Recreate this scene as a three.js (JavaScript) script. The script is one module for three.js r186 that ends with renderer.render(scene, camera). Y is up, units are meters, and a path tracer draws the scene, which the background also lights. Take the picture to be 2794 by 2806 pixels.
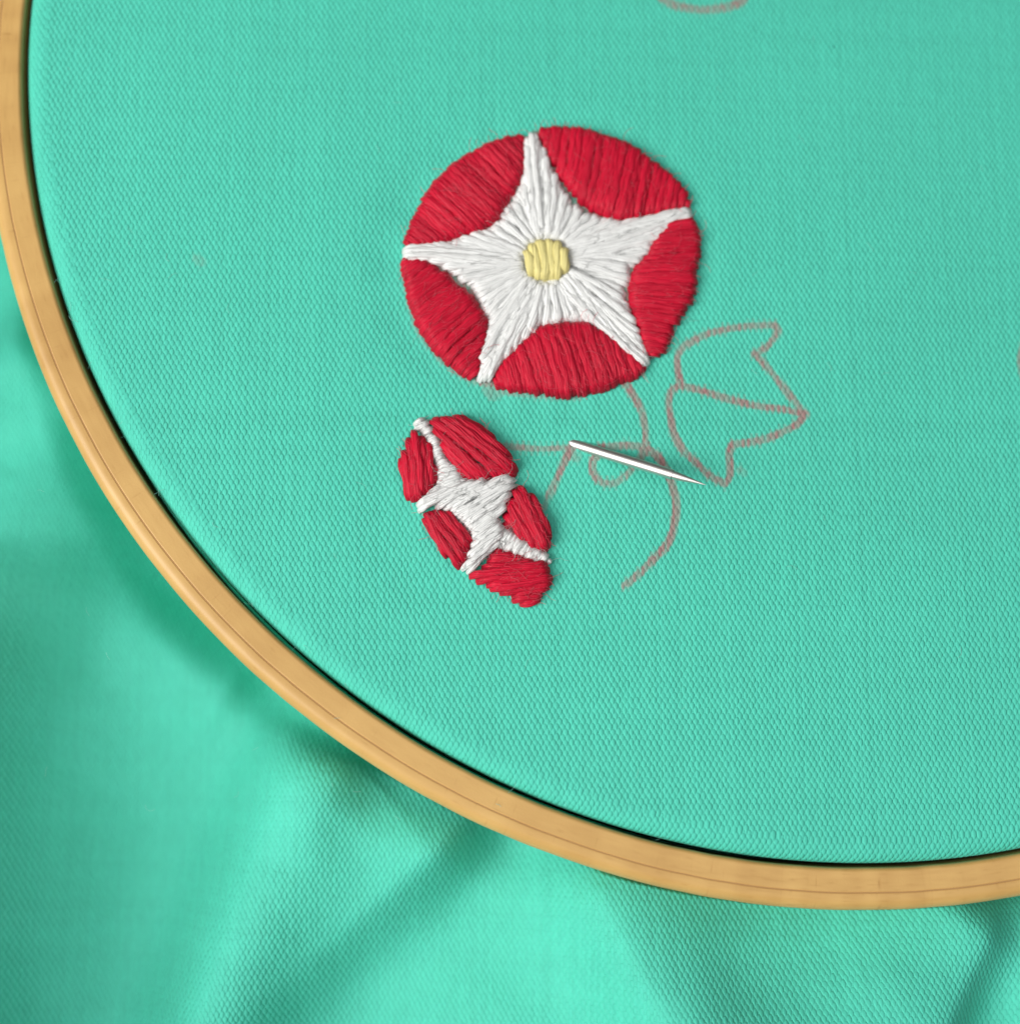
import * as THREE from 'three';
import { mergeGeometries } from 'three/addons/utils/BufferGeometryUtils.js';
import { RectAreaLightUniformsLib } from 'three/addons/lights/RectAreaLightUniformsLib.js';

// ---------------------------------------------------------------- camera, light, exposure
const MM = 0.001;
const scene = new THREE.Scene();
scene.background = new THREE.Color(0x000000);
const W = 2794, H = 2806, FOV = 40, DIST = 122 * MM;
const camera = new THREE.PerspectiveCamera(FOV, W / H, 0.01, 20);
// the hoop's plane as the camera sees it (its normal in camera axes), from the ellipse of the hoop
const wy = new THREE.Vector3(0.05, 0.185, 1).normalize();
const wx = new THREE.Vector3(1, 0, 0).addScaledVector(wy, -wy.x).normalize();
const wz = new THREE.Vector3().crossVectors(wx, wy);
const toWorld = v => new THREE.Vector3(v.dot(wx), v.dot(wy), v.dot(wz));
camera.position.copy(toWorld(new THREE.Vector3(0, 0, 1)).multiplyScalar(DIST));
camera.up.copy(toWorld(new THREE.Vector3(0, 1, 0)));
camera.lookAt(0, 0, 0);
camera.focus = 0.1205;
camera.userData.fStop = 12;
camera.updateMatrixWorld();

const renderer = new THREE.WebGLRenderer({ antialias: true });
renderer.setSize(1019, 1024);
renderer.toneMapping = THREE.LinearToneMapping;
renderer.toneMappingExposure = 1.0;
renderer.shadowMap.enabled = true;
RectAreaLightUniformsLib.init();
function areaLight(name, color, intensity, w, h, pos) {
  const l = new THREE.RectAreaLight(color, intensity, w, h);
  l.name = name; l.position.set(...pos); l.lookAt(0, 0, 0); scene.add(l);
  return l;
}
areaLight('window_light', new THREE.Color(1, 0.985, 0.95), 11.2, 0.5, 0.45, [-0.58, 0.5, 0.2]);
areaLight('ceiling_bounce_light', new THREE.Color(1, 0.99, 0.98), 1.15, 1.6, 1.6, [0.1, 1.25, 0.1]);

// ---------------------------------------------------------------- helpers
let seed = 20240611;
const rnd = () => { seed = (seed * 1664525 + 1013904223) >>> 0; return seed / 4294967296; };
const rr = (a, b) => a + (b - a) * rnd();
const clamp = (v, a, b) => Math.min(b, Math.max(a, v));
const smooth = (a, b, v) => { const t = clamp((v - a) / (b - a), 0, 1); return t * t * (3 - 2 * t); };
const hash = (i, j) => { let h = (i * 374761393 + j * 668265263) | 0; h = Math.imul(h ^ (h >>> 13), 1274126177); return ((h ^ (h >>> 16)) >>> 0) / 4294967296; };
function noise(x, y) {
  const i = Math.floor(x), j = Math.floor(y), u = x - i, v = y - j, a = u * u * (3 - 2 * u), b = v * v * (3 - 2 * v);
  return (hash(i, j) * (1 - a) + hash(i + 1, j) * a) * (1 - b) + (hash(i, j + 1) * (1 - a) + hash(i + 1, j + 1) * a) * b;
}
const FPX = (H / 2) / Math.tan(FOV * Math.PI / 360);
// photo pixel -> point on the horizontal plane at height h (metres)
function px(nx, ny, h = 0) {
  const d = toWorld(new THREE.Vector3((nx - W / 2) / FPX, -(ny - H / 2) / FPX, -1));
  const t = (h - camera.position.y) / d.y;
  return new THREE.Vector3().copy(camera.position).addScaledVector(d, t);
}
const zoomed = (ox, oy, s) => ([x, y]) => [ox + x / s, oy + y / s];
function mesh(name, geo, mat, parent) {
  const m = new THREE.Mesh(geo, mat); m.name = name; m.castShadow = m.receiveShadow = true; parent.add(m); return m;
}
function thing(name, label, category, group) {
  const g = new THREE.Group(); g.name = name; g.userData = { label, category }; if (group) g.userData.group = group; scene.add(g); return g;
}
function dataTexture(data, w, h, srgb) {
  const t = new THREE.DataTexture(data, w, h); t.magFilter = THREE.LinearFilter; t.minFilter = THREE.LinearMipmapLinearFilter; t.generateMipmaps = true;
  t.wrapS = t.wrapT = THREE.RepeatWrapping; if (srgb) t.colorSpace = THREE.SRGBColorSpace; t.needsUpdate = true; return t;
}
const sRGB = v => Math.round(255 * (v <= 0.0031308 ? v * 12.92 : 1.055 * Math.pow(v, 1 / 2.4) - 0.055));

// ---------------------------------------------------------------- hoop and cloth measures
const CX = 30.25 * MM, CZ = -44.5 * MM;             // hoop centre
const R_CLOTH = 74.28 * MM, R_WOOD = 74.62 * MM, R_JOINT = 76.65 * MM, R_OUT = 78.15 * MM;
const WOOD_TOP = -0.05 * MM, WOOD_H = 9.5 * MM;

// ---------------------------------------------------------------- cloth: weave relief, dye and pencil marks
const WARP = 0.252 * MM, WEFT = 0.443 * MM, NWARP = 128, NWEFT = 72, TILE = 2048;
function weaveHeight(u, v) {                        // u in warp threads, v in weft threads
  const i0 = Math.floor(u), j0 = Math.floor(v), wrap = (q, n) => ((q % n) + n) % n;
  let h = 0;
  for (let dj = -1; dj <= 1; dj++) {                // weft yarns run along u, low between the floats
    const j = j0 + dj, wj = wrap(j, NWEFT), d = (v - j - 0.5 - (hash(wj, 77) - 0.5) * 0.1) / 0.56;
    if (Math.abs(d) < 1) h = Math.max(h, (0.24 + 0.12 * hash(wj, 5)) * Math.sqrt(1 - d * d));
  }
  for (let di = -1; di <= 1; di++) for (let dj = -1; dj <= 2; dj++) {   // warp floats: one bead over every second weft
    const i = i0 + di, j = j0 + dj;
    if ((i + j) & 1) continue;
    const wi = wrap(i, NWARP), wj = wrap(j, NWEFT), r1 = hash(wi * 7 + 1, wj * 5 + 2), r2 = hash(wi * 3 + 5, wj * 11 + 7);
    const dv = (v - j - (r2 - 0.5) * 0.24) / (0.66 + 0.14 * r1), du = (u - i - 0.5 - (hash(wi, 7) - 0.5) * 0.22 - (r1 - 0.5) * 0.16) / (0.66 + 0.16 * r2 - 0.16 * dv);
    const q = 1 - du * du - dv * dv;
    if (q > 0) h = Math.max(h, 0.16 + (0.56 + 0.3 * r1 + 0.14 * hash(wi, 21) + 0.1 * hash(wj, 22)) * Math.sqrt(q));
  }
  return Math.min(h, 1.1);
}
const weave = new Uint8Array(TILE * TILE * 4);
for (let y = 0; y < TILE; y++) for (let x = 0; x < TILE; x++) {
  const u = x / TILE * NWARP, v = y / TILE * NWEFT, k = (y * TILE + x) * 4;
  const fibre = (hash(x >> 1, (y >> 3) + 900) - 0.5) * 0.05;
  weave[k] = weave[k + 1] = weave[k + 2] = clamp(Math.round(255 * (0.9 * weaveHeight(u, v) + fibre)), 0, 255); weave[k + 3] = 255;
}
const MAP_MM = 140, MAP_N = 2048, MX0 = -68 * MM, MZ0 = -60 * MM;   // the dyed map covers the cloth in view
const ink = new Float32Array(MAP_N * MAP_N);
function stroke(points, width, strength) {          // points in photo pixels
  const pts = points.map(([a, b]) => { const p = px(a, b); return new THREE.Vector3(p.x, 0, p.z); });
  const curve = new THREE.CatmullRomCurve3(pts, false, 'centripetal');
  const L = curve.getLength(), n = Math.ceil(L / (0.04 * MM)), S = MAP_N / (MAP_MM * MM);
  for (let k = 0; k <= n; k++) {
    const p = curve.getPoint(k / n), cx = (p.x - MX0) * S, cy = (p.z - MZ0) * S;
    const wob = 0.86 + 0.3 * noise(k * 0.03, width * 9e5 % 77), r = width * MM * 0.5 * S * wob, st = strength * (0.75 + 0.35 * noise(k * 0.017, 31.7));
    for (let y = Math.floor(cy - r - 2); y <= cy + r + 2; y++) for (let x = Math.floor(cx - r - 2); x <= cx + r + 2; x++) {
      if (x < 0 || y < 0 || x >= MAP_N || y >= MAP_N) continue;
      const d = Math.hypot(x - cx, y - cy), a = st * (1 - smooth(r - 1.7, r + 1.3, d));
      if (a > ink[y * MAP_N + x]) ink[y * MAP_N + x] = a;
    }
  }
}
const zl = zoomed(1330, 820, 2.0253);
const L = (pts, w = 0.86, s = 0.95) => stroke(pts.map(zl), w * 0.8, s);
L([[1080, 480], [1068, 400], [1064, 320], [1090, 268], [1150, 228], [1230, 190], [1330, 165], [1430, 150], [1530, 143], [1598, 142]]);
L([[1598, 142], [1622, 165], [1600, 210], [1560, 258], [1490, 302]]);
L([[1490, 302], [1530, 340], [1590, 410], [1660, 500], [1720, 572], [1775, 635]]);
L([[1775, 635], [1730, 688], [1650, 732], [1550, 772], [1450, 793], [1372, 800]], 0.86, 1);
L([[1372, 800], [1350, 850], [1354, 920], [1350, 990], [1322, 1020]]);
L([[1322, 1020], [1250, 982], [1170, 910], [1090, 828], [1042, 740], [1022, 640], [1016, 560], [1030, 505], [1080, 470]]);
L([[1080, 480], [1180, 500], [1290, 535], [1400, 565], [1520, 592], [1640, 606], [1775, 635]], 0.86, 1);
L([[770, 440], [795, 488], [830, 545], [860, 612], [880, 690], [886, 760], [880, 820]], 0.84, 0.95);
L([[880, 820], [940, 862], [982, 912], [1012, 972], [1040, 1050], [1055, 1130], [1050, 1220], [1030, 1310], [990, 1380]], 0.95, 1);
L([[990, 1380], [920, 1450], [850, 1520], [768, 1590]], 0.84, 0.92);
L([[60, 806], [200, 820], [350, 826], [480, 815]], 0.72, 0.8);
L([[640, 822], [700, 816], [780, 810], [880, 818]], 0.84, 0.98);
L([[480, 818], [432, 910], [392, 1000], [348, 1090]], 0.82, 0.88); L([[348, 1090], [322, 1160]], 0.6, 0.45);
L([[640, 850], [598, 890], [594, 955], [635, 1010], [700, 1022], [760, 990], [820, 930], [860, 870], [878, 820]], 0.84, 0.85);
L([[850, 820], [885, 850], [930, 850]], 0.7, 0.9);
stroke([[1790, -70], [1800, -20], [1840, 10], [1888, 22], [1940, 25], [1990, 18], [2030, 2], [2060, -50]], 0.8, 0.85);
stroke([[2812, 930], [2797, 965], [2797, 1005], [2812, 1050]], 0.8, 0.6);
for (const [a, b, w, s] of [[545, 712, 0.9, 0.2], [1570, 1245, 1.0, 0.35], [1345, 1070, 1.5, 0.3], [2030, 1290, 0.8, 0.25]]) stroke([[a - 6, b - 4], [a + 7, b + 5]], w, s);
const zs = zoomed(1060, 320, 2.1378);                 // the pencilled pattern still shows between petals and star
for (const e of [[[880, 110], [935, 250], [1000, 360], [1090, 490], [1200, 575], [1330, 615], [1480, 605]], [[1640, 650], [1540, 780], [1425, 900], [1402, 1020], [1405, 1110], [1460, 1270], [1510, 1390]], [[1440, 1410], [1290, 1290], [1140, 1200], [960, 1212], [850, 1270], [720, 1390], [610, 1540]], [[548, 1530], [570, 1370], [595, 1240], [540, 1090], [450, 985], [340, 890], [230, 845]], [[300, 755], [460, 708], [620, 640], [730, 500], [800, 340], [815, 180]]])
  stroke(e.map(zs), 1.15, 0.95);
stroke([[[80, 860], [110, 1010], [180, 1240], [300, 1400], [430, 1510], [560, 1560], [700, 1610], [900, 1630], [1130, 1640]]].flat().map(zs), 0.5, 0.5);
const DYE = [0.078, 0.58, 0.438], PENCIL = [0.36, 0.18, 0.18];
const dye = new Uint8Array(MAP_N * MAP_N * 4);
for (let y = 0; y < MAP_N; y++) for (let x = 0; x < MAP_N; x++) {
  const wxm = MX0 + (x + 0.5) / MAP_N * MAP_MM * MM, wzm = MZ0 + (y + 0.5) / MAP_N * MAP_MM * MM, k = (y * MAP_N + x) * 4;
  const u = (wxm - MX0) / WARP, v = (wzm - MZ0) / WEFT, i = Math.floor(u), j = 2 * Math.round((v + i) / 2) - i;   // the warp float this texel lies on
  const yarn = 1 + 0.05 * (hash(i, 5) - 0.5) + 0.04 * (hash(j, 6) - 0.5) + 0.06 * (hash(i * 3, j * 7) - 0.5) + 0.04 * (noise(wxm * 120, wzm * 120) - 0.5);
  let a = 0;
  { // pencil takes on whole raised yarns, some more than others
    const cx = clamp(Math.round(((i + 0.5) * WARP) / (MAP_MM * MM) * MAP_N), 0, MAP_N - 1), cy = clamp(Math.round((j * WEFT) / (MAP_MM * MM) * MAP_N), 0, MAP_N - 1);
    const here = ink[y * MAP_N + x], cell = ink[cy * MAP_N + cx], g = hash(i * 5 + 1, j * 11 + 3);
    if (here > 0 || cell > 0) a = (0.62 * here + 0.38 * cell) * clamp(0.58 + 0.55 * g, 0, 1) * clamp(0.75 + 0.5 * noise(wxm * 900, wzm * 900), 0, 1);
  }
  for (let c = 0; c < 3; c++) dye[k + c] = sRGB(clamp(DYE[c] * yarn * (1 - a) + PENCIL[c] * a, 0, 1));
  dye[k + 3] = 255;
}
const dyeMap = dataTexture(dye, MAP_N, MAP_N, true); dyeMap.wrapS = dyeMap.wrapT = THREE.ClampToEdgeWrapping;
const weaveMap = dataTexture(weave, TILE, TILE, false);
weaveMap.repeat.set(MAP_MM * MM / (NWARP * WARP), MAP_MM * MM / (NWEFT * WEFT));
const clothMat = new THREE.MeshPhysicalMaterial({ map: dyeMap, bumpMap: weaveMap, bumpScale: 0.098 * MM, roughness: 0.72, specularIntensity: 0.7, sheen: 0.4, sheenRoughness: 0.5, sheenColor: new THREE.Color(0.55, 0.95, 0.85), side: THREE.DoubleSide });

const cloth = thing('embroidery_cloth', 'turquoise woven cotton cloth held in the wooden hoop, with red pencil pattern lines', 'cloth');
function polarSheet(radii, nAng, heightAt) {
  const pos = [], uv = [], idx = [], nr = radii.length;
  for (let k = 0; k < nr; k++) for (let a = 0; a <= nAng; a++) {
    const th = a / nAng * Math.PI * 2, [r, y0] = radii[k], x = CX + r * Math.cos(th), z = CZ + r * Math.sin(th);
    pos.push(x, y0 + heightAt(x, z, r, th), z);
    const u = radii[k][2] ?? r;                     // arc length along the cloth, so that the weave is not stretched
    uv.push((CX + u * Math.cos(th) - MX0) / (MAP_MM * MM), (CZ + u * Math.sin(th) - MZ0) / (MAP_MM * MM));
  }
  for (let k = 0; k < nr - 1; k++) for (let a = 0; a < nAng; a++) {
    const p = k * (nAng + 1) + a, q = p + nAng + 1;
    idx.push(p, p + 1, q, q, p + 1, q + 1);
  }
  const g = new THREE.BufferGeometry();
  g.setAttribute('position', new THREE.Float32BufferAttribute(pos, 3)); g.setAttribute('uv', new THREE.Float32BufferAttribute(uv, 2)); g.setIndex(idx); g.computeVertexNormals();
  return g;
}
{ // stretched panel: flat inside the hoop, rolling over the inner ring's edge and down into the gap
  const radii = [], flat = 72.3 * MM, ry = 1.3 * MM, rx = R_CLOTH - flat;
  for (let k = 0; k <= 70; k++) radii.push([flat * (0.001 + 0.999 * Math.pow(k / 70, 0.7)), 0]);
  let arc = flat, prev = null;
  for (let k = 1; k <= 16; k++) { const a = k / 16 * Math.PI / 2, r = flat + rx * Math.sin(a), y = -ry * (1 - Math.cos(a)); arc += prev ? Math.hypot(r - prev[0], y - prev[1]) : 0; prev = [r, y]; radii.push([r, y, arc]); }
  for (let k = 1; k <= 6; k++) radii.push([R_CLOTH, -ry - k * 1.3 * MM, arc + k * 1.3 * MM]);
  const fl = px(1487, 718), sm = px(1305, 1395);
  mesh('stretched_panel', polarSheet(radii, 480, (x, z) => {
    const d1 = Math.hypot(x - fl.x, (z - fl.z) * 1.08) / MM, d2 = Math.hypot(x - sm.x, z - sm.z) / MM;
    return MM * (0.12 * (noise(x * 90, z * 90) - 0.5) - 0.26 * Math.exp(-Math.pow((d1 - 13.5) / 2.2, 2)) * (0.5 + noise(Math.atan2(z - fl.z, x - fl.x) * 8 + 60, 3)) - 0.1 * Math.exp(-Math.pow((d2 - 8) / 2, 2)));
  }), clothMat, cloth);
}
// loose cloth: comes out under the hoop and falls away in soft folds
// resting height of the loose cloth (mm): it drops steeply beside the hoop, then rises gently again towards its bunched edges
function dish(X, Z) {
  const r = Math.hypot(X - CX / MM, Z - CZ / MM), o = Math.max(0, r - 78), far = smooth(40, -45, X);
  return -9.6 - (2.5 + 20 * far * far) * (1 - Math.exp(-Math.max(0, r - 74.6) / 1.1)) + (5 - 3 * far) * (1 - Math.exp(-o / 24)) + 0.05 * Math.max(0, 20 - X) * smooth(0, 6, o);
}
function P2(a, b) {                                   // where the sight line of a photo pixel meets that surface
  const p = px(a, b, -5 * MM), q = px(a, b, -45 * MM);
  for (let k = 0; k <= 400; k++) { const t = k / 400, x = (p.x + (q.x - p.x) * t) / MM, z = (p.z + (q.z - p.z) * t) / MM; if (-5 - 40 * t <= dish(x, z)) return [x, z]; }
  return [q.x / MM, q.z / MM];
}
const folds = [ // points in photo pixels, height mm at the start and the end, width mm on the picture's right and left side of the line
  { p: [[895, 1900], [850, 2040], [775, 2280], [690, 2520], [590, 2800], [420, 3300]], h: [6, 12], l: 5.5, r: 3.8 },
  { p: [[1560, 2270], [1640, 2420], [1750, 2640], [1840, 2850], [2020, 3300]], h: [5.5, 8], l: 7, r: 3.6 },
  { p: [[390, 1090], [290, 1230], [190, 1390], [60, 1550], [-250, 1900]], h: [3.5, 7], l: 8, r: 6 },
  { p: [[-900, 1600], [-860, 2200], [-820, 2900], [-720, 3700]], h: [30, 38], l: 11, r: 14 },   // the rest of the cloth, heaped up beside the work
  { p: [[-230, 1500], [-260, 2000], [-280, 2500], [-330, 3300]], h: [9, 11], l: 14, r: 14 },
  { p: [[230, 880], [90, 1020], [-160, 1130]], h: [4, 5], l: 4, r: 3.5 },
  { p: [[1350, 2120], [1190, 2300], [1050, 2420], [880, 2570], [600, 2800]], h: [9.5, 1], l: 2.8, r: 9 },
  { p: [[700, 1770], [610, 1910], [540, 2020], [400, 2230]], h: [6, 0], l: 2.6, r: 8 },
  { p: [[960, 2040], [900, 2180], [830, 2360]], h: [4, 0], l: 2.6, r: 4 },
  { p: [[2680, 2380], [2590, 2560], [2510, 2720], [2300, 3200]], h: [7, 8], l: 3, r: 9 },
  { p: [[2900, 2400], [2860, 2560], [2820, 2720], [2700, 3200]], h: [5, 6], l: 6, r: 3 },
].map(f => ({ ...f, w: f.p.map(q => P2(q[0], q[1])) }));
function foldHeight(x, z) {
  let y = 0;
  for (const f of folds) {
    let bd = 1e9, side = 1, end = 1;
    for (let i = 0; i < f.w.length - 1; i++) {
      const [ax, az] = f.w[i], [bx, bz] = f.w[i + 1], dx = bx - ax, dz = bz - az, L2 = dx * dx + dz * dz;
      const t = clamp(((x - ax) * dx + (z - az) * dz) / L2, 0, 1), ex = x - ax - t * dx, ez = z - az - t * dz, d = Math.hypot(ex, ez);
      if (d < bd) { bd = d; side = (dx * (z - az) - dz * (x - ax)) / Math.sqrt(L2); end = (i + t) / (f.w.length - 1); }
    }
    const s = f.l + (f.r - f.l) * smooth(-1.5, 1.5, side);                  // z points down the picture: positive is the right hand of the travel
    y += (f.h[0] + (f.h[1] - f.h[0]) * end) * Math.exp(-(bd * bd) / (2 * s * s)) * smooth(-0.12, 0.3, end);
  }
  return y;
}
{
  const radii = []; let r = 74.5;
  while (r < 80) { radii.push([r * MM, 0]); r += 0.25; }
  while (r < 185) { radii.push([r * MM, 0]); r += 0.55 + Math.max(0, r - 125) * 0.05; }
  mesh('loose_drape', polarSheet(radii, 900, (x, z, rad) => {
    const X = x / MM, Z = z / MM, out = rad / MM - 77;
    let y = dish(X, Z);
    const grow = smooth(-2.5, 1.5, out);
    y += grow * foldHeight(X, Z);
    y += grow * (1.1 * (noise(X * 0.09 + 3, Z * 0.09) - 0.5) + 0.45 * (noise(X * 0.25, Z * 0.25 + 8) - 0.5));
    return (rad < 78.5 * MM ? Math.min(y, -9.8) : y) * MM;
  }), clothMat, cloth);
}

{ // lint teased out of the cloth where it enters the gap, and a few loose specks on it
  const geos = [];
  for (let k = 0; k < 26; k++) {
    const th = rr(1.0, 3.4), r = 73.6 * MM + rr(0, 0.55) * MM, L = rr(0.25, 1.1) * MM; let a = th + rr(-1.6, 1.6), x = CX + r * Math.cos(th), z = CZ + r * Math.sin(th), y = (r > 74 * MM ? -0.75 : -0.3) * MM; const pts = [];
    for (let i = 0; i < 5; i++) { pts.push(new THREE.Vector3(x, y, z)); a += rr(-0.7, 0.7); x += Math.cos(a) * L / 4; z += Math.sin(a) * L / 4; y += rr(0.02, 0.14) * MM; }
    geos.push(new THREE.TubeGeometry(new THREE.CatmullRomCurve3(pts), 6, rr(0.009, 0.016) * MM, 4));
  }
  for (let k = 0; k < 60; k++) {
    let x = rr(-40, 44) * MM, z = rr(-45, 26) * MM, a = rr(0, 6.3), L = rr(0.3, 1.2) * MM; const pts = [];
    for (let i = 0; i < 5; i++) { pts.push(new THREE.Vector3(x, 0.03 * MM + i * 0.02 * MM, z)); a += rr(-0.8, 0.8); x += Math.cos(a) * L / 4; z += Math.sin(a) * L / 4; }
    geos.push(new THREE.TubeGeometry(new THREE.CatmullRomCurve3(pts), 6, rr(0.008, 0.014) * MM, 4));
  }
  const m = mesh('lint', mergeGeometries(geos), new THREE.MeshPhysicalMaterial({ color: new THREE.Color(0.32, 0.68, 0.6), roughness: 0.7 }), cloth); m.userData.kind = 'stuff';
}
// ---------------------------------------------------------------- wooden hoop
const woodN = 2048, woodCol = new Uint8Array(woodN * 128 * 4), woodBump = new Uint8Array(woodN * 128 * 4);
for (let y = 0; y < 128; y++) for (let x = 0; x < woodN; x++) {
  const k = (y * woodN + x) * 4, u = x / woodN, v = y / 128;
  const per = (f, g, o) => noise(u * f + o, v * g + o) * (1 - u) + noise((u - 1) * f + o, v * g + o) * u;
  const streak = per(42, 26, 5) * 0.6 + per(120, 60, 17) * 0.4, blotch = per(34, 1.6, 41) * 0.6 + per(90, 3, 57) * 0.4, pore = Math.pow(per(108, 70, 71), 7), nick = Math.pow(per(700, 7, 91), 14) * 1.6;
  const f = 1 + 0.11 * (streak - 0.5) + 0.3 * (blotch - 0.5) - 0.15 * pore - 0.14 * nick;
  const base = [0.6, 0.36, 0.118];
  for (let c = 0; c < 3; c++) woodCol[k + c] = sRGB(clamp(base[c] * Math.pow(f, 1 + 0.35 * c), 0, 1));
  woodCol[k + 3] = 255;
  woodBump[k] = woodBump[k + 1] = woodBump[k + 2] = clamp(128 + 45 * (streak - 0.5) + 40 * (blotch - 0.5) - 40 * pore - 50 * nick + 30 * (hash(x, y) - 0.5), 0, 255); woodBump[k + 3] = 255;
}
const woodMat = new THREE.MeshPhysicalMaterial({ map: dataTexture(woodCol, woodN, 128, true), bumpMap: dataTexture(woodBump, woodN, 128, false), bumpScale: 0.05 * MM, roughness: 0.5, specularIntensity: 0.5, clearcoat: 0.35, clearcoatRoughness: 0.32 });
const glueMat = new THREE.MeshStandardMaterial({ color: new THREE.Color(0.42, 0.23, 0.09), roughness: 0.8 });
function ringGeometry(profile, n = 720) {            // profile: closed list of [r, y] in metres, counter-clockwise
  const pos = [], uv = [], idx = []; let s = 0; const m = profile.length;
  for (let k = 0; k < m; k++) {
    if (k) s += Math.hypot(profile[k][0] - profile[k - 1][0], profile[k][1] - profile[k - 1][1]);
    for (let a = 0; a <= n; a++) {
      const th = a / n * Math.PI * 2, [r, y] = profile[k], wob = MM * (0.05 * Math.sin(th * 3 + 1) + 0.05 * (noise(th * 9 + 30, 2) - 0.5) + 0.03 * (noise(th * 40 + 90, 5) - 0.5));
      pos.push(CX + (r + wob) * Math.cos(th), y, CZ + (r + wob) * Math.sin(th)); uv.push(a / n * 4, s / (10 * MM));
    }
  }
  for (let k = 0; k < m - 1; k++) for (let a = 0; a < n; a++) { const p = k * (n + 1) + a, q = p + n + 1; idx.push(p, p + 1, q, q, p + 1, q + 1); }
  const g = new THREE.BufferGeometry();
  g.setAttribute('position', new THREE.Float32BufferAttribute(pos, 3)); g.setAttribute('uv', new THREE.Float32BufferAttribute(uv, 2)); g.setIndex(idx); g.computeVertexNormals();
  return g;
}
function roundedProfile(r0, r1, y0, y1, rads, steps = 7) { // rads: radius at inner top, outer top, outer bottom, inner bottom
  const out = [], corner = (cx, cy, a0, rad) => { for (let k = 0; k <= steps; k++) { const a = a0 - k / steps * Math.PI / 2; out.push([cx + rad * Math.cos(a), cy + rad * Math.sin(a)]); } };
  corner(r0 + rads[0], y1 - rads[0], Math.PI, rads[0]); corner(r1 - rads[1], y1 - rads[1], Math.PI / 2, rads[1]);
  corner(r1 - rads[2], y0 + rads[2], 0, rads[2]); corner(r0 + rads[3], y0 + rads[3], -Math.PI / 2, rads[3]);
  out.push(out[0]); return out;
}
const hoop = thing('embroidery_hoop', 'round pale bamboo embroidery hoop gripping the turquoise cloth', 'embroidery hoop');
const outer = new THREE.Group(); outer.name = 'outer_ring'; hoop.add(outer);
const Y0 = WOOD_TOP - WOOD_H;
mesh('inner_strip', ringGeometry(roundedProfile(R_WOOD, R_JOINT - 0.03 * MM, Y0, WOOD_TOP, [0.4 * MM, 0.1 * MM, 0.1 * MM, 0.3 * MM])), woodMat, outer);
mesh('outer_strip', ringGeometry(roundedProfile(R_JOINT + 0.03 * MM, R_OUT, Y0, WOOD_TOP - 0.03 * MM, [0.1 * MM, 1.15 * MM, 0.4 * MM, 0.1 * MM])), woodMat, outer);
mesh('glue_joint', ringGeometry(roundedProfile(R_JOINT - 0.05 * MM, R_JOINT + 0.05 * MM, Y0 + 0.3 * MM, WOOD_TOP - 0.045 * MM, [0.02 * MM, 0.02 * MM, 0.02 * MM, 0.02 * MM], 2)), glueMat, outer);
mesh('inner_ring', ringGeometry(roundedProfile(70.4 * MM, R_CLOTH - 0.15 * MM, -9 * MM, -0.35 * MM, [0.9 * MM, 1.25 * MM, 0.4 * MM, 0.4 * MM])), woodMat, hoop);

// ---------------------------------------------------------------- stitches
const twN = 128, tw = new Uint8Array(twN * twN * 4);  // fine fibres laid along and slightly round the thread
for (let y = 0; y < twN; y++) for (let x = 0; x < twN; x++) {
  const k = (y * twN + x) * 4, v = y / twN, u = x / twN;
  let s = 0; for (const [f, p, a] of [[11, 2, 0.5], [19, 3, 0.35], [7, 1, 0.4]]) s += a * Math.sin(2 * Math.PI * (v * f + u * p + 0.13 * Math.sin(2 * Math.PI * (u * 2 + v * 3 + f))));
  tw[k] = tw[k + 1] = tw[k + 2] = clamp(128 + 80 * s + 40 * (hash(x >> 2, y) - 0.5), 0, 255); tw[k + 3] = 255;
}
const fibreMap = dataTexture(tw, twN, twN, false);
const streakData = new Uint8Array(twN * twN * 4);      // some fibres take the dye a little darker
for (let y = 0; y < twN; y++) for (let x = 0; x < twN; x++) {
  const k = (y * twN + x) * 4, v = y / twN, u = x / twN;
  const s = 0.5 + 0.5 * Math.sin(2 * Math.PI * (v * 13 + u * 2 + 0.2 * Math.sin(2 * Math.PI * (u + v * 5)))), c = 255 * (0.86 + 0.1 * s + 0.04 * hash(x >> 3, y + 7));
  streakData[k] = streakData[k + 1] = streakData[k + 2] = clamp(Math.round(c), 0, 255); streakData[k + 3] = 255;
}
const streakMap = dataTexture(streakData, twN, twN, true);
const threadMats = (r, g, b, sheen, n = 4, spread = 0.12) => Array.from({ length: n }, (_, i) => {
  const f = 1 + spread * ((i + 0.5) / n - 0.5) * 2;
  return new THREE.MeshPhysicalMaterial({ color: new THREE.Color(r * f, g * f, b * f), map: streakMap, bumpMap: fibreMap, bumpScale: 0.075 * MM, roughness: 0.5, specularIntensity: 0.45, sheen: 0.6, sheenRoughness: 0.4, sheenColor: new THREE.Color(...sheen) });
});
const RED = threadMats(0.64, 0.0075, 0.037, [1, 0.12, 0.2]);
const REDFUZZ = new THREE.MeshPhysicalMaterial({ color: new THREE.Color(0.66, 0.05, 0.09), roughness: 0.6, sheen: 0.6, sheenColor: new THREE.Color(1, 0.5, 0.55) });
const WHITE = threadMats(0.93, 0.94, 0.93, [0.5, 0.5, 0.5], 4, 0.03);
const YELLOW = threadMats(0.88, 0.78, 0.32, [0.6, 0.5, 0.3], 3, 0.05);

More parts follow.
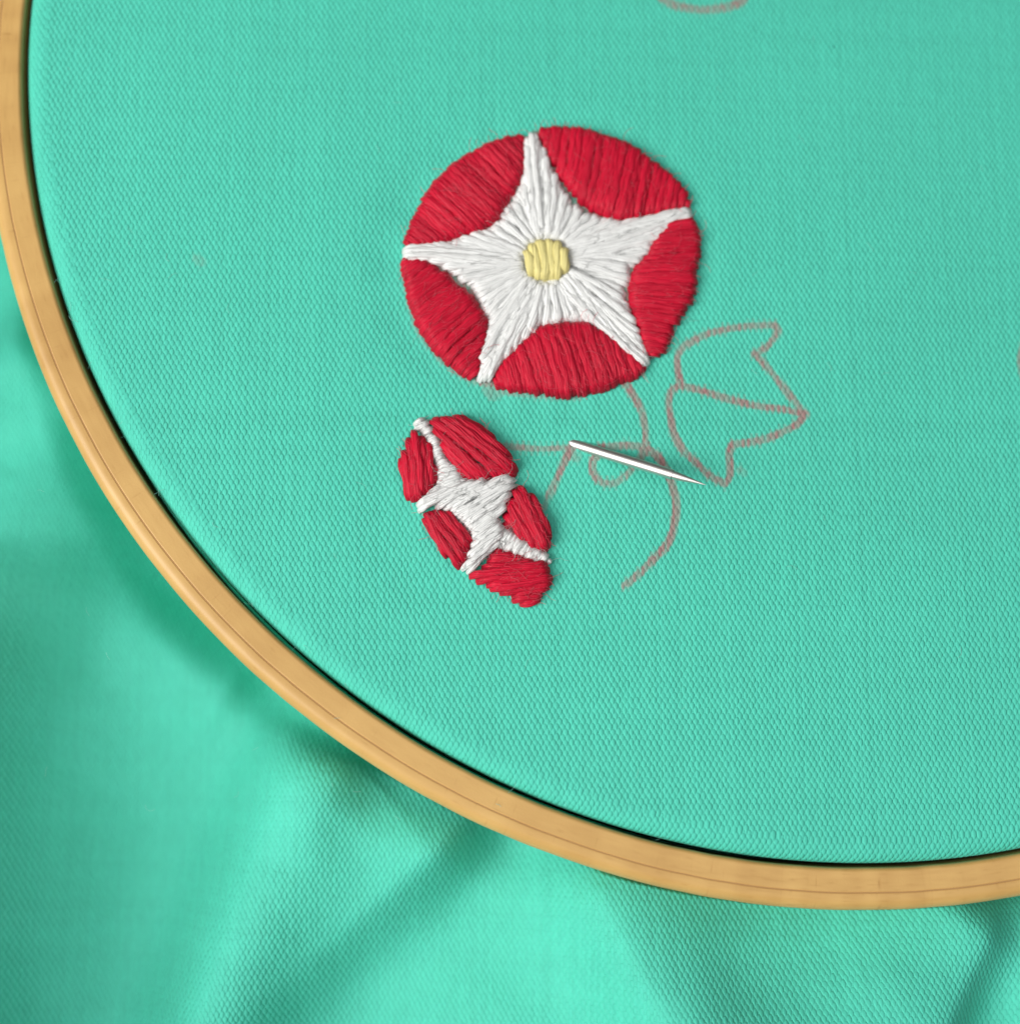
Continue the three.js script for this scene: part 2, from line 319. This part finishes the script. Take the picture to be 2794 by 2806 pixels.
function stitchGeometry(A, B, o) {                    // A, B points on the cloth; o: width, thick, rise, base (metres)
  const dir = B.clone().sub(A), len = dir.length(); dir.normalize();
  const side = new THREE.Vector3(-dir.z, 0, dir.x), n = clamp(Math.round(len / (0.24 * MM)), 10, 36), m = 12;
  const tw0 = rr(0, 6.28), twist = 2 * Math.PI / (rr(3.4, 5) * MM) * (o.twistSign ?? 1), bow = rr(-0.03, 0.03) * len, v0 = rnd(), u0 = rnd();
  const pos = [], uv = [], idx = [];
  for (let k = 0; k <= n; k++) {
    const t = 0.5 - 0.5 * Math.cos(Math.PI * k / n), e = Math.min(t, 1 - t) * len;      // e: distance from the nearer end
    const endF = Math.sqrt(clamp(e / (0.55 * MM), 0, 1)), arch = Math.pow(clamp(1 - Math.pow(2 * t - 1, 4), 0, 1), 0.6);
    const y = o.base + o.rise * arch - (1 - endF) * 0.5 * MM, c = A.clone().addScaledVector(dir, t * len).addScaledVector(side, bow * Math.sin(Math.PI * t) + 0.03 * MM * Math.sin(tw0 + t * len * 1700));
    const w = o.width * 0.5 * (0.4 + 0.6 * endF), h = o.thick * 0.5 * (0.75 + 0.25 * endF), ph = tw0 + twist * t * len;
    for (let a = 0; a <= m; a++) {
      const f = a / m * Math.PI * 2, lobe = (0.86 + 0.34 * Math.abs(Math.cos(f - ph)) ** 0.75) * (1 + 0.05 * Math.sin(tw0 * 3 + t * len * 4100));
      const p = c.clone().addScaledVector(side, w * lobe * Math.cos(f)); p.y = y + h * lobe * Math.sin(f);
      pos.push(p.x, p.y, p.z); uv.push(u0 + t * len / (4 * MM), v0 + a / m);
    }
  }
  for (let k = 0; k < n; k++) for (let a = 0; a < m; a++) { const p = k * (m + 1) + a, q = p + m + 1; idx.push(p, q, p + 1, q, q + 1, p + 1); }
  const g = new THREE.BufferGeometry();
  g.setAttribute('position', new THREE.Float32BufferAttribute(pos, 3)); g.setAttribute('uv', new THREE.Float32BufferAttribute(uv, 2)); g.setIndex(idx); g.computeVertexNormals();
  const nm = g.attributes.normal;                     // close the seam's normals
  for (let k = 0; k <= n; k++) { const p = k * (m + 1), q = p + m; const x = nm.getX(p) + nm.getX(q), y = nm.getY(p) + nm.getY(q), z = nm.getZ(p) + nm.getZ(q), l = Math.hypot(x, y, z) || 1; nm.setXYZ(p, x / l, y / l, z / l); nm.setXYZ(q, x / l, y / l, z / l); }
  return g;
}
function stitch(parent, a, b, mats, o) {              // a, b in photo pixels
  const A = px(a[0], a[1]), B = px(b[0], b[1]), len = A.distanceTo(B) / MM;
  if (len < 0.5) return null;
  const rise = (o.rise ?? clamp(0.12 + 0.1 * len, 0.14, 0.95)) * MM * rr(0.9, 1.12);
  const w = (o.width ?? 0.6) * MM * rr(0.93, 1.08), thick = (o.thick ?? 0.42) * MM, base = (o.base ?? 0.06) * MM + rr(-0.07, 0.1) * MM, dir = B.clone().sub(A).normalize();
  laid.push({ A, B, len, w, h: thick, base, rise, dir, side: new THREE.Vector3(-dir.z, 0, dir.x) });
  return mesh('stitch', stitchGeometry(A, B, { width: w, thick, rise, base, twistSign: o.twistSign }), mats[Math.floor(rnd() * mats.length)], parent);
}
// satin stitch: parallel threads across an outline; the angle turns evenly from ang0 to ang1 over the shape
function satin(parent, outline, ang0, ang1, pitch, mats, o = {}) {
  const mid = (ang0 + ang1) / 2 * Math.PI / 180, nx = -Math.sin(mid), ny = Math.cos(mid);
  const c = outline.reduce((s, p) => [s[0] + p[0] / outline.length, s[1] + p[1] / outline.length], [0, 0]);
  const ss = outline.map(p => (p[0] - c[0]) * nx + (p[1] - c[1]) * ny), s0 = Math.min(...ss), s1 = Math.max(...ss);
  const n = Math.max(2, Math.round((s1 - s0) / pitch));
  for (let k = 0; k < n; k++) {
    const f = (k + 0.5 + rr(-0.06, 0.06)) / n, s = s0 + (s1 - s0) * f, a = (ang0 + (ang1 - ang0) * f + rr(-1.6, 1.6)) * Math.PI / 180;
    const ox = c[0] + nx * s, oy = c[1] + ny * s, dx = Math.cos(a), dy = Math.sin(a), hits = [];
    for (let i = 0; i < outline.length; i++) {
      const [x1, y1] = outline[i], [x2, y2] = outline[(i + 1) % outline.length], ex = x2 - x1, ey = y2 - y1, det = dx * ey - dy * ex;
      if (Math.abs(det) < 1e-9) continue;
      const q = ((x1 - ox) * dy - (y1 - oy) * dx) / -det * -1, w = ((x1 - ox) * dy - (y1 - oy) * dx) / (ex * -dy + ey * dx) ;
      const ww = ((ox - x1) * dy - (oy - y1) * dx) / (ex * dy - ey * dx);
      if (ww < 0 || ww > 1) continue;
      hits.push((x1 + ww * ex - ox) * dx + (y1 + ww * ey - oy) * dy);
    }
    hits.sort((p, q) => p - q);
    for (let i = 0; i + 1 < hits.length; i += 2) {
      if (hits[i + 1] - hits[i] < 16) continue;
      const j0 = hits[i] + rr(-5, 3), j1 = hits[i + 1] + rr(-3, 5);
      stitch(parent, [ox + dx * j0, oy + dy * j0], [ox + dx * j1, oy + dy * j1], mats, o);
    }
  }
}
const laid = [];                                     // every stitch laid so far: where it runs and how high it lies
function fuzz(parent, mat, from, to, count) {          // fine fibres working loose from those stitches
  const list = laid.slice(from, to), geos = [], cum = []; let sum = 0;
  for (const q of list) { sum += q.len; cum.push(sum); }
  for (let k = 0; k < count; k++) {
    const pick = rnd() * sum, q = list[cum.findIndex(c => c >= pick)], t = rr(0.06, 0.94), long = rnd() < 0.12;
    const arch = Math.pow(1 - Math.pow(2 * t - 1, 4), 0.6), f = rr(0.15, 2.99), L = (long ? rr(0.9, 1.9) : rr(0.25, 0.8)) * MM;
    let x = q.A.x + (q.B.x - q.A.x) * t + q.side.x * q.w * Math.cos(f) * 0.45, z = q.A.z + (q.B.z - q.A.z) * t + q.side.z * q.w * Math.cos(f) * 0.45, y = q.base + q.rise * arch + q.h * 0.5 * Math.sin(f);
    let th = Math.atan2(q.dir.z, q.dir.x) + (rnd() < 0.5 ? Math.PI : 0) + rr(-0.5, 0.5), up = long ? rr(0.1, 0.5) : rr(0.05, 0.35); const pts = [];
    for (let i = 0; i < 5; i++) { pts.push(new THREE.Vector3(x, y, z)); th += long ? rr(-0.8, 0.8) : rr(-0.35, 0.35); up -= 0.1; x += Math.cos(th) * L / 4; z += Math.sin(th) * L / 4; y += up * L / 4; }
    geos.push(new THREE.TubeGeometry(new THREE.CatmullRomCurve3(pts), 4, rr(0.011, 0.019) * MM, 3));
  }
  const m = mesh('stray_fibres', mergeGeometries(geos), mat, parent); m.userData.kind = 'stuff';
}
function grow(poly, d) {                              // push an outline outwards by d pixels
  const area = poly.reduce((a, p, i) => { const q = poly[(i + 1) % poly.length]; return a + p[0] * q[1] - q[0] * p[1]; }, 0), sg = area > 0 ? 1 : -1, n = poly.length;
  return poly.map((p, i) => { const a = poly[(i + n - 1) % n], b = poly[(i + 1) % n], dx = b[0] - a[0], dy = b[1] - a[1], l = Math.hypot(dx, dy) || 1; return [p[0] + sg * dy / l * d, p[1] - sg * dx / l * d]; });
}
function part(name, parent) { const g = new THREE.Group(); g.name = name; parent.add(g); return g; }

// ---------------------------------------------------------------- the round flower
{
  const f = thing('embroidered_flower', 'large round stitched flower with white five-pointed star and yellow centre', 'embroidery', 'stitched flowers');
  const z = zoomed(1060, 320, 2.1378);
  const petals = [
    [[[100, 745], [130, 640], [180, 530], [250, 420], [340, 312], [450, 232], [570, 168], [700, 122], [800, 108], [812, 200], [806, 290], [790, 370], [740, 470], [680, 555], [630, 625], [540, 685], [450, 702], [350, 742], [220, 765], [110, 768]], 49, 36],
    [[[885, 100], [925, 58], [1020, 60], [1130, 66], [1250, 98], [1340, 124], [1430, 170], [1530, 240], [1620, 310], [1690, 380], [1742, 440], [1772, 510], [1750, 545], [1640, 565], [1540, 588], [1450, 605], [1380, 612], [1300, 602], [1230, 578], [1150, 525], [1090, 458], [1030, 392], [990, 312], [950, 242], [918, 160]], 104, 96],
    [[[1630, 625], [1700, 610], [1785, 588], [1820, 660], [1835, 730], [1830, 800], [1820, 880], [1812, 960], [1805, 1040], [1770, 1110], [1725, 1180], [1680, 1240], [1660, 1310], [1630, 1370], [1580, 1415], [1535, 1420], [1490, 1330], [1465, 1240], [1425, 1160], [1408, 1070], [1415, 980], [1445, 900], [1510, 820], [1570, 730]], -12, 9],
    [[[632, 1545], [640, 1490], [690, 1425], [760, 1350], [835, 1285], [880, 1238], [960, 1215], [1060, 1205], [1160, 1212], [1230, 1240], [1300, 1290], [1370, 1345], [1430, 1410], [1500, 1460], [1500, 1500], [1440, 1535], [1340, 1570], [1250, 1610], [1140, 1630], [1030, 1650], [960, 1625], [850, 1620], [730, 1610], [650, 1580]], 70, 73],
    [[[82, 900], [100, 850], [160, 838], [240, 850], [310, 895], [370, 935], [430, 1000], [500, 1050], [550, 1120], [590, 1200], [592, 1270], [560, 1360], [548, 1440], [545, 1510], [490, 1540], [430, 1500], [360, 1450], [300, 1390], [230, 1310], [170, 1220], [140, 1120], [115, 1010]], -34, -46],
  ];
  const n0 = laid.length;
  for (const [o, a0, a1] of petals) { const pl = grow(o.map(z), 2); const g = part('petal', f); satin(g, pl, a0, a1, 13.4, RED, { width: 0.7, thick: 0.46 }); }
  // star: long and short stitches from the outline towards the middle
  const n1 = laid.length;
  const star = part('star', f), C = z([930, 850]);
  const arms = [
    [[855, 92], [900, 170], [950, 290], [1010, 400], [1090, 520], [1180, 562], [1300, 610], [1400, 628], [1550, 596], [1775, 548]],
    [[1782, 576], [1650, 650], [1580, 730], [1500, 830], [1430, 900], [1400, 1000], [1398, 1100], [1440, 1200], [1480, 1310], [1545, 1440]],
    [[1515, 1465], [1380, 1350], [1300, 1290], [1200, 1222], [1100, 1195], [1000, 1205], [880, 1232], [830, 1290], [740, 1370], [660, 1440], [592, 1545]],
    [[550, 1545], [552, 1400], [598, 1250], [560, 1110], [510, 1010], [430, 960], [380, 905], [270, 852], [90, 826]],
    [[90, 782], [210, 752], [350, 752], [450, 710], [560, 672], [630, 630], [690, 560], [750, 470], [790, 380], [812, 270], [822, 100]],
  ].map(a => a.map(z));
  const rimPts = [];
  for (const a of arms) {                              // walk each edge in even steps
    let carry = 5;
    for (let i = 0; i + 1 < a.length; i++) {
      const dx = a[i + 1][0] - a[i][0], dy = a[i + 1][1] - a[i][1], L = Math.hypot(dx, dy);
      for (let s = carry; s < L; s += 15.5) { rimPts.push([a[i][0] + dx * s / L, a[i][1] + dy * s / L]); carry = s + 15.5 - L; }
      if (carry < 0) carry = 0;
    }
  }
  // underlay ring of short stitches keeps cloth from showing at the middle
  for (let k = 0; k < 46; k++) {
    const a = k / 46 * Math.PI * 2, c = Math.cos(a), s = Math.sin(a), r1 = rr(150, 190), r0 = 40;
    stitch(star, [C[0] + c * r1, C[1] + s * r1], [C[0] + c * r0, C[1] + s * r0], WHITE, { width: 0.62, thick: 0.36, rise: 0.12, base: 0 });
  }
  rimPts.forEach((p, k) => {
    const dx = C[0] - p[0], dy = C[1] - p[1], L = Math.hypot(dx, dy), full = k % 2 === 0;
    const stop = full ? rr(50, 60) : L * rr(0.28, 0.45) + 40, a = rr(-0.07, 0.07), ca = Math.cos(a), sa = Math.sin(a);
    const ux = (dx * ca - dy * sa) / L, uy = (dx * sa + dy * ca) / L, out = rr(-6, 12), inn = Math.max(20, L - stop);
    if (inn < 30) return;
    stitch(star, [p[0] - ux * out, p[1] - uy * out], [p[0] + ux * inn, p[1] + uy * inn], WHITE, { width: 0.66, thick: 0.44, base: full ? 0.2 : 0.06, rise: full ? 0.32 : 0.24 });
  });
  for (const [tip, inn] of [[[842, 92], [905, 700]], [[868, 110], [925, 690]], [[1782, 552], [1120, 790]], [[1770, 566], [1100, 820]], [[1538, 1452], [1040, 990]], [[1518, 1462], [1010, 1000]], [[560, 1552], [830, 1010]], [[585, 1545], [860, 1020]], [[88, 792], [740, 830]], [[90, 818], [735, 860]]])
    stitch(star, z(tip), z(inn), WHITE, { width: 0.58, thick: 0.44, base: 0.26, rise: 0.34 });
  const n2 = laid.length, mid = part('flower_centre', f), yel = [];
  for (let k = 0; k < 22; k++) { const a = k / 22 * Math.PI * 2; { const c = Math.cos(a), q = Math.sin(a), e = Math.pow(Math.abs(c) ** 2.7 + Math.abs(q) ** 2.7, -1 / 2.7); yel.push(z([930 + 126 * e * c, 850 + 121 * e * q])); }; }
  satin(mid, yel, 92, 74, 19, YELLOW, { width: 0.82, thick: 0.6, base: 0.42, rise: 0.5 });
  fuzz(f, REDFUZZ, n0, n1, 2600);
  fuzz(f, WHITE[3], n1, n2, 1800);
}
// ---------------------------------------------------------------- the narrow flower, seen from the side
{
  const f = thing('embroidered_flower_001', 'small narrow oval stitched flower, red and white without yellow centre', 'embroidery', 'stitched flowers');
  const z = zoomed(1060, 1100, 3.22);
  const petals = [
    [[[215, 268], [260, 250], [285, 300], [350, 350], [365, 450], [370, 550], [420, 565], [420, 680], [380, 780], [310, 840], [240, 890], [200, 860], [160, 760], [130, 640], [132, 480], [190, 380]], 90, 78],
    [[[380, 180], [440, 155], [540, 143], [660, 155], [780, 215], [880, 300], [960, 370], [975, 430], [1060, 500], [1122, 560], [1142, 650], [1080, 682], [1000, 684], [920, 692], [860, 712], [780, 704], [720, 704], [640, 620], [560, 520], [500, 440], [478, 340], [440, 280], [400, 230]], 34, 46],
    [[[1115, 765], [1170, 738], [1222, 790], [1290, 900], [1360, 1020], [1412, 1120], [1426, 1240], [1412, 1310], [1380, 1340], [1310, 1300], [1230, 1240], [1150, 1182], [1080, 1135], [1035, 1080], [1050, 1010], [1045, 940], [1075, 860]], 66, 52],
    [[[318, 1012], [380, 974], [450, 970], [510, 974], [580, 1040], [640, 1110], [692, 1180], [740, 1250], [722, 1340], [692, 1440], [660, 1472], [600, 1440], [540, 1380], [450, 1272], [380, 1152], [330, 1082]], 50, 58],
    [[[930, 1330], [1010, 1328], [1100, 1350], [1220, 1400], [1330, 1440], [1412, 1450], [1432, 1520], [1450, 1580], [1412, 1670], [1352, 1702], [1342, 1760], [1260, 1788], [1180, 1788], [1108, 1772], [1090, 1702], [1000, 1692], [900, 1652], [868, 1602], [780, 1582], [738, 1545], [780, 1510], [850, 1480], [880, 1420]], -4, -16],
  ];
  const n0 = laid.length;
  for (const [o, a0, a1] of petals) { const pl = grow(o.map(z), 3); satin(part('petal', f), pl, a0, a1, 14, RED, { width: 0.68, thick: 0.5, base: 0.1 }); }
  const n1 = laid.length, star = part('star', f), sp = [
    [[[238, 222], [262, 186], [330, 166], [382, 190], [402, 260], [452, 330], [484, 420], [545, 515], [600, 560], [655, 645], [720, 712], [560, 760], [430, 760], [452, 680], [432, 560], [390, 470], [368, 380], [318, 300]], -24, -22, 12],
    [[[430, 750], [560, 750], [720, 712], [850, 712], [950, 690], [1100, 670], [1142, 698], [1100, 770], [1068, 900], [1020, 950], [988, 1020], [1020, 1090], [1010, 1290], [930, 1310], [870, 1380], [800, 1460], [700, 1512], [668, 1500], [690, 1420], [752, 1290], [740, 1190], [690, 1110], [640, 1050], [580, 1000], [500, 950], [400, 930], [310, 978], [268, 970], [258, 920], [300, 888], [390, 812]], -24, -46, 13],
    [[[1000, 1090], [1060, 1130], [1150, 1190], [1270, 1260], [1400, 1350], [1432, 1390], [1422, 1430], [1350, 1432], [1230, 1392], [1110, 1352], [1000, 1312]], -62, -54, 12],
  ];
  const wp = sp.map(s => grow(s[0].map(z), 3));
  sp.forEach(([, a0, a1, p], i) => satin(star, wp[i], a0, a1, p, WHITE, { width: 0.56, thick: 0.44, base: 0.24 }));
  fuzz(f, REDFUZZ, n0, n1, 1300);
  fuzz(f, WHITE[3], n1, laid.length, 900);
}
// ---------------------------------------------------------------- needle
{
  const tipH = 3.2 * MM, A = px(1579, 1219, -0.32 * MM), B = px(1934, 1329, tipH), dir = B.clone().sub(A), len = dir.length(); dir.normalize();
  const back = A.clone().addScaledVector(dir, -9 * MM);     // the shank goes on under the cloth
  const total = len + 9 * MM, R = 0.46 * MM;
  const prof = [[0.001 * MM, 0], [0.22 * MM, 0.15 * MM], [0.36 * MM, 1.2 * MM], [R, 5 * MM], [R, total - 4.2 * MM], [0.41 * MM, total - 3.2 * MM], [0.3 * MM, total - 2 * MM], [0.15 * MM, total - 0.9 * MM], [0.055 * MM, total - 0.25 * MM], [0.008 * MM, total]].map(p => new THREE.Vector2(...p));
  const g = new THREE.LatheGeometry(new THREE.SplineCurve(prof).getPoints(60), 28);
  const needle = new THREE.Mesh(g, new THREE.MeshPhysicalMaterial({ color: new THREE.Color(0.74, 0.715, 0.69), metalness: 1, roughness: 0.45 }));
  needle.name = 'sewing_needle'; needle.castShadow = needle.receiveShadow = true;
  needle.position.copy(back); needle.quaternion.setFromUnitVectors(new THREE.Vector3(0, 1, 0), dir);
  needle.userData = { label: 'shiny steel sewing needle poking up through the turquoise cloth', category: 'needle' };
  scene.add(needle);
}
renderer.render(scene, camera);
